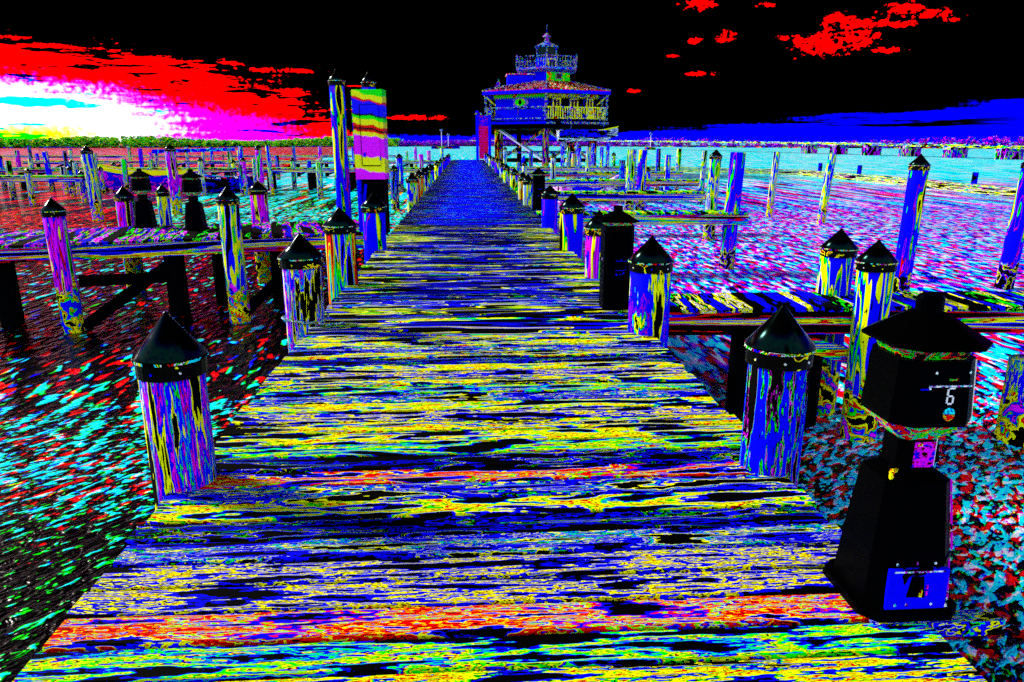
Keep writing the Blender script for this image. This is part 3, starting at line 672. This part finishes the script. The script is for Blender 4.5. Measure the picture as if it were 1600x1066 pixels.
for xx in (-.2,.19):
    MB().box(xx-.03,xx+.03,.02,.26,-.03,.829).build('leg', PANEL if xx < 0 else UNDER, cb)
MB().box(-.165,.155,.10,.22,-.02,.828).build('base_skirt', UNDER, cb)
MB().beam((-.17,.085,.3),(-.10,.085,.75),.03,.04).build('conduit', PANEL, cb)

# ------------------------------------------------------------------ lighthouse
H_BLU = mat('house_siding', 'B40', (2, 2, 8), detail=1)
H_GRN = mat('house_trim_green', 'G6 K1 G4 Y2 R1', (2, 2, 4))
H_YEL = mat('house_trim_yellow', 'Y6 K1 B2 Y4 R1', (2, 2, 2))
H_MIX = mat('house_trim', 'K5 B3 C1 K3 Y2 G1 K3 M1 K3 B3', (3, 3, 3))
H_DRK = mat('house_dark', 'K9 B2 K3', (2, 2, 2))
ROOF_A = mat('roof_metal_left', 'R3 K1 W1 R3 B1 K1 R3 M1 K1', (.8, .8, .8))
ROOF_B = mat('roof_metal_right', 'R6 K1 R5 G2 C1 R5', (.5, .5, .5))
SEAM = mat('roof_seam', 'K6 W2 K3 Y1 K4', (2, 2, 2))
STILT = mat('stilt_timber', 'K5 R2 Y2 K3 G1 R2 B1 K3', (3, 3, .6))
PINK = plain('pale_brace', (.85, .6, .85), .6, .1)
GLASS = plain('dark_pane', (.001, .001, .003), .1, .1)
hx, hy = 6.7, 65.0
lh = thing('lighthouse', 'hexagonal screw-pile lighthouse on stilts with red roof and lantern, end of boardwalk', 'lighthouse', (hx, hy, 0), 0)
ROT = -math.pi/2 + .0 - math.atan2(hx, hy)
def hexp(rad, z, n=6, rot=None): 
    rot = ROT if rot is None else rot
    return [(rad*math.cos(rot+2*math.pi*k/n), rad*math.sin(rot+2*math.pi*k/n), z) for k in range(n)]
RW, RG, RE = 4.75, 5.75, 5.95
GZ = 3.05                                    # gallery floor
for k, (px, py, _) in enumerate(hexp(RW*.97, 0)):
    MB().tube((px,py,-2.2),(px,py,GZ-.32),.24,.22,12).build('stilt', STILT, lh)
MB().tube((0,0,-2.2),(0,0,GZ-.32),.3,.3,12).build('stilt', STILT, lh)
hp = hexp(RW*.97, 0)
for k in range(6):
    a, b_ = hp[k], hp[(k+1) % 6]
    m_ = STILT if k in (0, 5) else PINK
    MB().beam((a[0],a[1],-.2),(b_[0],b_[1],GZ-.6),.08,.16).build('cross_brace', m_, lh)
    MB().beam((b_[0],b_[1],-.2),(a[0],a[1],GZ-.6),.08,.12).build('cross_brace', PINK if k else STILT, lh)
    MB().beam((a[0],a[1],-.1),(b_[0],b_[1],-.1),.1,.2).build('tie_beam', UNDER, lh)
for k, (px, py, _) in enumerate(hexp(RW*.55, 0)):
    MB().tube((px,py,-2.2),(px,py,GZ-.32),.17,.17,10).build('inner_stilt', UNDER, lh)
for zz in (.55, 1.5):
    for k in range(6):
        a, b_ = hp[k], hp[(k+1) % 6]
        if k in (1, 2, 3, 4) or zz < 1: MB().beam((a[0],a[1],zz),(b_[0],b_[1],zz),.08,.13).build('girt', H_MIX if zz < 1 else UNDER, lh)
MB().loft([hexp(RG-.6, GZ-.62), hexp(RG-.6, GZ-.31)]).build('floor_framing', UNDER, lh)
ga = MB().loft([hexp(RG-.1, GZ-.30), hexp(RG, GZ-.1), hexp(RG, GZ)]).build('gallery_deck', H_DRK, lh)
gp = hexp(RG, 0)
for k in range(6):
    a, b_ = gp[k], gp[(k+1) % 6]
    jj = MB()
    for q in range(16):
        u = (q+.5)/16; cx_, cy_ = a[0]+(b_[0]-a[0])*u, a[1]+(b_[1]-a[1])*u
        jj.box(cx_-.14, cx_+.14, cy_-.14, cy_+.14, GZ-.27, GZ-.11)
    jj.build('joist_ends', H_BLU if k in (5,) else H_MIX, ga)
walls = hexp(RW, 0)
EZ = 5.05
for k in range(6):
    a, b_ = walls[k], walls[(k+1) % 6]
    ins = .93
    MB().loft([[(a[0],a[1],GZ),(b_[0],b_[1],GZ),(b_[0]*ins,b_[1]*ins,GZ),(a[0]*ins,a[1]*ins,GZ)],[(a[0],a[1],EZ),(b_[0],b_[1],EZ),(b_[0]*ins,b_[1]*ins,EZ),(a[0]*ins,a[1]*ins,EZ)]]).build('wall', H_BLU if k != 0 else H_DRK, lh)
def on_face(k, u, out, z, rad=RW):
    pts_ = hexp(rad, 0); a, b_ = pts_[k % 6], pts_[(k+1) % 6]
    x_, y_ = a[0]+(b_[0]-a[0])*u, a[1]+(b_[1]-a[1])*u
    nx, ny = (a[0]+b_[0])/2, (a[1]+b_[1])/2; L_ = math.hypot(nx, ny)
    return (x_+nx/L_*out, y_+ny/L_*out, z)
def slab(k, u0, u1, z0, z1, o0, o1, rad=RW):
    return MB().loft([[on_face(k,u0,o0,z0,rad),on_face(k,u1,o0,z0,rad),on_face(k,u1,o1,z0,rad),on_face(k,u0,o1,z0,rad)],[on_face(k,u0,o0,z1,rad),on_face(k,u1,o0,z1,rad),on_face(k,u1,o1,z1,rad),on_face(k,u0,o1,z1,rad)]])
# face 5 looks to camera left, face 0 to camera right
for (u0,u1) in ((.12,.28),(.46,.62),(.78,.92)):
    w_ = slab(0,u0,u1,3.35,4.75,.01,.05).build('window', H_YEL, lh)
    slab(0,u0+.025,(u0+u1)/2-.008,3.5,4.05,.052,.06).build('pane', GLASS, w_); slab(0,(u0+u1)/2+.008,u1-.025,3.5,4.05,.052,.06).build('pane', GLASS, w_)
    slab(0,u0+.025,(u0+u1)/2-.008,4.12,4.65,.052,.06).build('pane', GLASS, w_); slab(0,(u0+u1)/2+.008,u1-.025,4.12,4.65,.052,.06).build('pane', GLASS, w_)
slab(5,0,1,3.95,4.0,.01,.04).build('belt_rail', H_MIX, lh)
slab(5,.45,.46,3.1,3.94,.01,.04).build('belt_rail', H_MIX, lh)
for k in (4,5,0,1):
    slab(k,0,1,4.86,5.04,.02,.16).build('frieze', H_GRN if k != 0 else H_YEL, lh)
    sg = MB()
    for q in range(22):
        u = (q+.5)/22; a = on_face(k,u-.016,.05,4.85); b_ = on_face(k,u+.016,.05,4.85); c_ = on_face(k,u,.05,4.72); 
        sg.loft([[a,b_,c_],[on_face(k,u-.016,.09,4.85),on_face(k,u+.016,.09,4.85),on_face(k,u,.09,4.72)]])
    sg.build('scalloped_trim', H_GRN if k != 0 else H_YEL, lh)
# round emblem on the left face
def face_disc(k, u, z, rx, rz_, o0, o1, n=20):
    cpt = on_face(k,u,0,z); pts_ = hexp(RW,0); a, b_ = pts_[k], pts_[(k+1)%6]; L_ = math.hypot(b_[0]-a[0], b_[1]-a[1])
    r0 = [on_face(k,u+rx/L_*math.cos(2*math.pi*i/n),o0,z+rz_*math.sin(2*math.pi*i/n)) for i in range(n)]
    return MB().loft([r0,[on_face(k,u+rx/L_*math.cos(2*math.pi*i/n),o1,z+rz_*math.sin(2*math.pi*i/n)) for i in range(n)]])
em = face_disc(5,.52,4.45,.72,.42,.05,.17).build('oval_emblem', mat('emblem_rim','B4 Y1 M1 C1 B3 R1',(9,9,9)), lh)
face_disc(5,.52,4.45,.5,.27,.175,.20).build('emblem_field', H_GRN, em)
face_disc(5,.52,4.45,.14,.2,.202,.21).build('emblem_figure', H_DRK, em)
# gallery railing, one part per side
for k in range(6):
    a, b_ = gp[k], gp[(k+1) % 6]; s_ = .985
    rl = MB(); rl.beam((a[0]*s_,a[1]*s_,GZ+1.0),(b_[0]*s_,b_[1]*s_,GZ+1.0),.09,.08); rl.beam((a[0]*s_,a[1]*s_,GZ+.15),(b_[0]*s_,b_[1]*s_,GZ+.15),.07,.06)
    nb = 26
    for q in range(nb):
        u = q/nb; x_, y_ = (a[0]+(b_[0]-a[0])*u)*s_, (a[1]+(b_[1]-a[1])*u)*s_
        if k == 5 and .12 < u < .95: continue
        rl.box(x_-.035,x_+.035,y_-.035,y_+.035,GZ+.16,GZ+.97)
    rl.build('gallery_railing', H_MIX if k == 5 else H_YEL, lh)
    MB().box(a[0]*s_-.09,a[0]*s_+.09,a[1]*s_-.09,a[1]*s_+.09,GZ,GZ+2.0).build('gallery_post', H_MIX, lh)
for k in (0,):
    for u0,u1 in ((.46,.56),(.66,.8),(.86,.98)): slab(k,u0,u1,GZ+.2,GZ+.92,-.12,-.09,RG).build('railing_panel', H_YEL, lh)
for k in range(6):                                      # eave brackets
    a = hexp(RW*1.0,0)[k]; b_ = hexp(RE*.97,0)[k]
    MB().beam((a[0]*1.01,a[1]*1.01,4.3),(b_[0],b_[1],5.0),.08,.1).build('eave_bracket', H_YEL, lh)
# roof
UZ = 6.15; RU = 2.2
e0, e1 = hexp(RE, EZ+.02), hexp(RE, EZ+.26); u1_ = hexp(RU, UZ)
for k in range(6):
    j = (k+1) % 6
    MB().loft([[e0[k],e0[j],(e0[j][0]*.96,e0[j][1]*.96,e0[j][2]),(e0[k][0]*.96,e0[k][1]*.96,e0[k][2])],[e1[k],e1[j],(e1[j][0]*.96,e1[j][1]*.96,e1[j][2]),(e1[k][0]*.96,e1[k][1]*.96,e1[k][2])]]).build('eave_fascia', H_BLU, lh)
    def up(p_, dz): return (p_[0], p_[1], p_[2]+dz)
    rf = MB().loft([[up(e1[k],.004),up(e1[j],.004),up(u1_[j],0),up(u1_[k],0)],[up(e1[k],.05),up(e1[j],.05),up(u1_[j],.05),up(u1_[k],.05)]]).build('roof_panel', ROOF_A if k in (4,5) else ROOF_B, lh)
    sm = MB()
    for q in range(1,16):
        u = q/16
        a = [e1[k][i]+(e1[j][i]-e1[k][i])*u for i in range(3)]
        # seams run up the slope, parallel to the centre line
        cm = [(e1[k][i]+e1[j][i])/2 for i in range(3)]; um = [(u1_[k][i]+u1_[j][i])/2 for i in range(3)]
        dirv = [um[i]-cm[i] for i in range(3)]
        s_ = min(1.0, (1-abs(2*u-1))/(1-RU/RE)) if abs(2*u-1) > RU/RE else 1.0
        b_ = [a[i]+dirv[i]*s_ for i in range(3)]
        sm.beam((a[0],a[1],a[2]+.07),(b_[0],b_[1],b_[2]+.07),.05,.06)
    sm.build('roof_seam', SEAM, rf)
    MB().beam(up(e1[k],.08),up(u1_[k],.08),.12,.1).build('hip_ridge', H_MIX, lh)
def xr_(v): return v
# upper room and dormer
MB().loft([hexp(RU,UZ-.1), hexp(RU,UZ+.75)]).build('upper_room_wall', H_BLU, lh)
pts_ = hexp(RU,0)
slab(0,.0,1.,UZ+.06,UZ+.72,.005,.04,RU).build('upper_room_face', H_GRN, lh)
w_ = slab(0,.36,.68,UZ+.2,UZ+.66,.045,.07,RU).build('upper_window', H_MIX, lh); slab(0,.42,.62,UZ+.27,UZ+.6,.072,.08,RU).build('pane', GLASS, w_)
MB().box(-3.3,-1.2,-1.6,.6,5.7,6.68).build('dormer', H_BLU, lh)
MB().box(-3.4,-1.1,-1.7,.7,6.69,6.78).build('dormer_roof', mat('dormer_roof','R2 M1 Y1 K1 W1',(3,3,3)), lh)
MB().loft([[(-4.35,-1.0,5.75),(-3.75,-1.0,5.75),(-4.05,-1.0,6.4)],[(-4.35,-.4,5.75),(-3.75,-.4,5.75),(-4.05,-.4,6.4)]]).build('roof_vent', H_MIX, lh)
# upper gallery
g2 = MB().loft([hexp(RU+.1,UZ+.76), hexp(RU+.65,UZ+.95), hexp(RU+.65,UZ+1.1)]).build('upper_gallery', mat('upper_gallery','B5 C1 Y1 B4 R2 G1 B3',(2,2,6)), lh)
gp2 = hexp(RU+.58,0)
for k in range(6):
    a, b_ = gp2[k], gp2[(k+1) % 6]; rl = MB(); z0 = UZ+1.1
    rl.beam((a[0],a[1],z0+.85),(b_[0],b_[1],z0+.85),.08,.07); rl.beam((a[0],a[1],z0+.45),(b_[0],b_[1],z0+.45),.05,.05)
    for q in range(11):
        u = q/11; x_, y_ = a[0]+(b_[0]-a[0])*u, a[1]+(b_[1]-a[1])*u; rl.box(x_-.03,x_+.03,y_-.03,y_+.03,z0,z0+.82)
    rl.build('upper_railing', H_MIX, lh)
    MB().box(a[0]-.08,a[0]+.08,a[1]-.08,a[1]+.08,z0,z0+1.0).build('upper_post', H_MIX, lh)
# lantern
LZ = UZ+1.1
MB().loft([hexp(.98,LZ), hexp(.98,LZ+.85)]).build('lantern_base', H_BLU, lh)
d_ = slab(0,.05,.95,LZ+.05,LZ+.8,.01,.04,.98).build('lantern_door', H_YEL, lh); slab(0,.25,.75,LZ+.15,LZ+.7,.042,.05,.98).build('pane', GLASS, d_)
for k in range(6):
    a = hexp(.9,0)[k]; MB().box(a[0]-.06,a[0]+.06,a[1]-.06,a[1]+.06,LZ+.86,LZ+1.65).build('lantern_post', H_MIX, lh)
    b_ = hexp(.9,0)[(k+1)%6]; MB().quad((a[0]*.97,a[1]*.97,LZ+.87),(b_[0]*.97,b_[1]*.97,LZ+.87),(b_[0]*.97,b_[1]*.97,LZ+1.64),(a[0]*.97,a[1]*.97,LZ+1.64)).build('lantern_pane', GLASS, lh)
lr = MB().loft([hexp(1.12,LZ+1.66), hexp(1.12,LZ+1.74), hexp(.25,LZ+2.15)]).build('lantern_roof', H_MIX, lh)
MB().loft([ring(0,0,LZ+2.14,.2,8), ring(0,0,LZ+2.5,.18,8), ring(0,0,LZ+2.52,.36,8), ring(0,0,LZ+2.62,.3,8), ring(0,0,LZ+2.85,.04,8)]).build('ventilator', mat('vent_ball','K3 M2 B2 K2 C1 Y1 K3',(5,5,5)), lr)
MB().tube((0,0,LZ+2.84),(0,0,LZ+3.5),.025,.015,6).build('lightning_rod', H_MIX, lr)

# gate tower at the end of the boardwalk
gt = thing('gate_panel', 'tall red panel framed by blue posts at the end of the boardwalk', 'gate', (1.35, 60.2, 0), 0)
MB().box(-.42,.30,-.02,.06,.1,2.6).build('red_panel', mat('red_slats','R6 M2 R4 K1 R3 M1',(2,2,14)), gt)
MB().box(-.42,.30,-.02,.06,2.62,3.4).build('top_panel', mat('top_panel','B4 M1 K1 B3',(3,3,3)), gt)
for xx in (-.55,.42): MB().box(xx-.11,xx+.11,-.1,.12,-.02,3.75).build('post', H_BLU, gt)
MB().box(-.7,.6,-.13,.15,3.45,3.6).build('lintel', H_MIX, gt)

# ------------------------------------------------------------------ boats
def boat(name, label, loc, rz, L_, B_, hz, m_hull, m_rail, m_in, sheer=.25, group=None, rail=.07):
    th = thing(name, label, 'boat', loc, rz, group)
    secs = []
    n = 12
    for k in range(n+1):
        u = k/n; wdt = B_/2*(math.sin(math.pi*min(1, .32+u*.68))**.7 if u < 1 else .0); wdt = max(wdt, .015)
        z1 = hz*(1 + sheer*(2*u-.8)**2 * (1.6 if u > .4 else .6)); keel = hz*.05 + (hz*.5*max(0,u-.75)/.25 if u > .75 else 0)
        x_ = -L_/2 + L_*u
        secs.append([(x_,-wdt,z1),(x_,-wdt*.92,z1*.5+keel*.5),(x_,-wdt*.5,keel),(x_,wdt*.5,keel),(x_,wdt*.92,z1*.5+keel*.5),(x_,wdt,z1)])
    m = MB(); b = 0
    m.loft(secs, cap=True).build('hull', m_hull, th)
    r = MB()
    for a, c_ in zip(secs, secs[1:]):
        r.beam(a[0], c_[0], .06, rail); r.beam(a[5], c_[5], .06, rail)
    r.build('gunwale', m_rail, th)
    return th
WH = mat('boat_white', 'K5 W3 B3 K3 Y1 W3 K4 G1 B2', (.3, .6, 5)); NAVY = mat('boat_dark', 'K6 B4 K3 B3', (1, 1, 3)); BY = mat('boat_gunwale', 'Y9 G1 Y5', (1, 1, 1), edge=0); BB = mat('boat_blue_hull', 'B6 M3 B4 M2', (1, 1, 2))
bt = boat('lifeboat', 'lifeboat with dark hull and white bow hanging on davits by the lighthouse', (9.1, 57.2, 1.42), .05, 4.6, 1.3, .75, WH, BY, NAVY, .2)
MB().box(-2.1,.6,-.56,.56,.80,.88).build('cover', NAVY, bt)
MB().box(-2.28,1.3,-.69,-.655,.34,.82).build('hull_stripe', NAVY, bt)
for k, xx in enumerate((7.8, 10.3)):
    dv = MB(); prev = (xx, 59.2, 3.0)
    for q in range(1,7):
        a = q/6*math.pi*.5; nx_ = (xx, 59.2-2.0*math.sin(a), 3.0+.9*math.sin(a*1.4)); dv.tube(prev, nx_, .06, n=8); prev = nx_
    dv.tube(prev, (prev[0], prev[1], 2.25), .025, n=6)
    tag(dv.build('davit', H_MIX), ['left davit arm holding the lifeboat','right davit arm holding the lifeboat'][k], 'davit', 'lifeboat davits')
for k in range(4):
    xx = 7.2+k*1.15; th_ = MB().tube((xx,57.2,-2),(xx,57.2,1.3),.14,n=10)
    tag(th_.build('boat_cradle_post', P_BLU), f'{ORD[k]} blue post from the left under the hanging lifeboat'.replace('nearest','first'), 'post', 'posts under the lifeboat')
boat('skiff', 'small dark skiff with pale pink bow among the right pilings', (5.6, 33.5, WZ-.02), .25, 3.4, 1.3, .8, mat('skiff_hull','K5 M1 W2 K1 M2 W2 B1',(.7,2,3)), H_MIX, NAVY, .3)
boat('motorboat', 'boat with yellow gunwale and blue-magenta hull behind the left dock', (-17.6, 42.0, WZ-.02), 3.05, 5.6, 1.8, 1.0, BB, BY, NAVY, .2, 'boats moored on the left', .2)
boat('motorboat', 'dark low boat moored right of the yellow-edged boat', (-13.4, 41.0, WZ-.02), 2.95, 4.2, 1.6, .8, NAVY, mat('rail_red','R3 K2 W1 C1',(1,1,1)), NAVY, .2, 'boats moored on the left')
cpy = thing('boat_canopy', 'blue canvas canopy frame above the boats on the left', 'canopy', (-17.0, 48.5, 0))
MB().loft([[(-2.2,-1,.72),(2.2,-1,.85),(2.2,1,.85),(-2.2,1,.72)],[(-2.2,-1,.95),(2.2,-1,1.05),(2.2,1,1.05),(-2.2,1,.95)]]).build('canvas', mat('canvas','B6 C2 B3 K1',(1,1,2)), cpy)
for xx, yy in ((-2,-.9),(2,-.9),(-2,.9),(2,.9)): MB().tube((xx,yy,-1.5),(xx,yy,.75),.04,n=6).build('pole', H_MIX, cpy)

# ------------------------------------------------------------------ breakwater, bridge, lamps
BRK = mat('breakwater_timber', 'K4 Y3 B2 K2 G2 Y2 M1 K3', (.5, .5, 9), fine=.1)
bw_pts = [(10.,71.),(16.,69.5),(26.85,59.6),(27.2,46.),(26.5,34.3),(25.8,25.)]
bk = MB()
bk_t = thing('breakwater', 'low timber breakwater line across the right water', 'breakwater', (0,0,0))
for (x0,y0),(x1,y1) in zip(bw_pts, bw_pts[1:]):
    MB().beam((x0,y0,WZ+.12),(x1,y1,WZ+.12),.2,.4).build('wale', BRK, bk_t); MB().beam((x0,y0,WZ+.40),(x1,y1,WZ+.40),.34,.08).build('top_rail', BRK, bk_t)
for k, (xx, yy) in enumerate([(27.,56.5),(27.2,51.),(26.9,38.5)]):
    tag(MB().tube((xx,yy,-2),(xx,yy,-.15),.16,.15,10).build('breakwater_post', mat('dark_post','K5 B4',(3,3,3))), ['far dark post on the breakwater, leftmost of three','dark post on the breakwater, middle of three','near dark post on the breakwater, rightmost of three'][k], 'post', 'posts on the breakwater')
BRG = mat('bridge_concrete', 'K4 Y3 G2 K3 B2 Y1 K3', (.2, .2, 2.0)); BRP = mat('bridge_pier', 'K3 M3 B4 G2 Y1 M2 K3', (.8, .8, .3)); 
br_pts = [(-10,520,2.4),(66,300,1.75),(80,165,1.15),(83.5,109,.62),(85.5,70,.3)]
brd = thing('bridge', 'long low road bridge on bents across the right horizon', 'bridge', (0,0,0))
for (x0,y0,z0),(x1,y1,z1) in zip(br_pts, br_pts[1:]):
    MB().beam((x0,y0,z0-.12),(x1,y1,z1-.12),3.0,.22).build('span', BRG, brd)
    MB().beam((x0-1.5,y0,z0+.12),(x1-1.5,y1,z1+.12),.12,.2).build('parapet', BRG, brd)
def br_at(y_):
    for (x0,y0,z0),(x1,y1,z1) in zip(br_pts, br_pts[1:]):
        if y1 <= y_ <= y0: u = (y_-y0)/(y1-y0); return x0+(x1-x0)*u, z0+(z1-z0)*u
y_ = 112.
while y_ < 190:
    x_, z_ = br_at(y_)
    bn = MB().box(x_-1.6,x_+1.6,y_-1.1,y_+1.1,z_-.62,z_-.24).build('bent_cap', BRP, brd)
    for q in range(5): MB().box(x_-1.7+.1,x_+1.4,y_-1.05+q*.5,y_-.9+q*.5,-2,z_-.621).build('bent_leg', BRP, brd)
    y_ += 12 if y_ < 170 else 20
def lamp(x, y, h_, label):
    th = thing('street_lamp', label, 'street lamp', (x, y, 0), 0, 'far street lamps')
    MB().tube((0,0,-.3),(0,0,h_),.14,.1,8).build('pole', PINK, th)
    MB().loft([ring(0,0,h_,.25,10), ring(0,0,h_+.35,.6,10), ring(0,0,h_+.7,.6,10), ring(0,0,h_+1.0,.2,10)]).build('lamp_head', H_MIX, th)
lamp(-10.0, 300., 5.3, 'pale street lamp on the far shore left of the lighthouse, taller one'); lamp(-7.4, 300., 3.6, 'pale street lamp on the far shore left of the lighthouse, shorter one')
lamp(62., 255., 3.6, 'pale street lamp on the bridge, right of the hanging lifeboat')
lamp_bases = MB().box(-14,-3,298,303,-1.5,-.28).build('shore_spit', BANK); lamp_bases['kind'] = 'structure'
MB_ = MB().box(60.5,63.5,253.5,256.5,-1.5,-.28).build('lamp_footing', BANK); MB_['kind'] = 'structure'
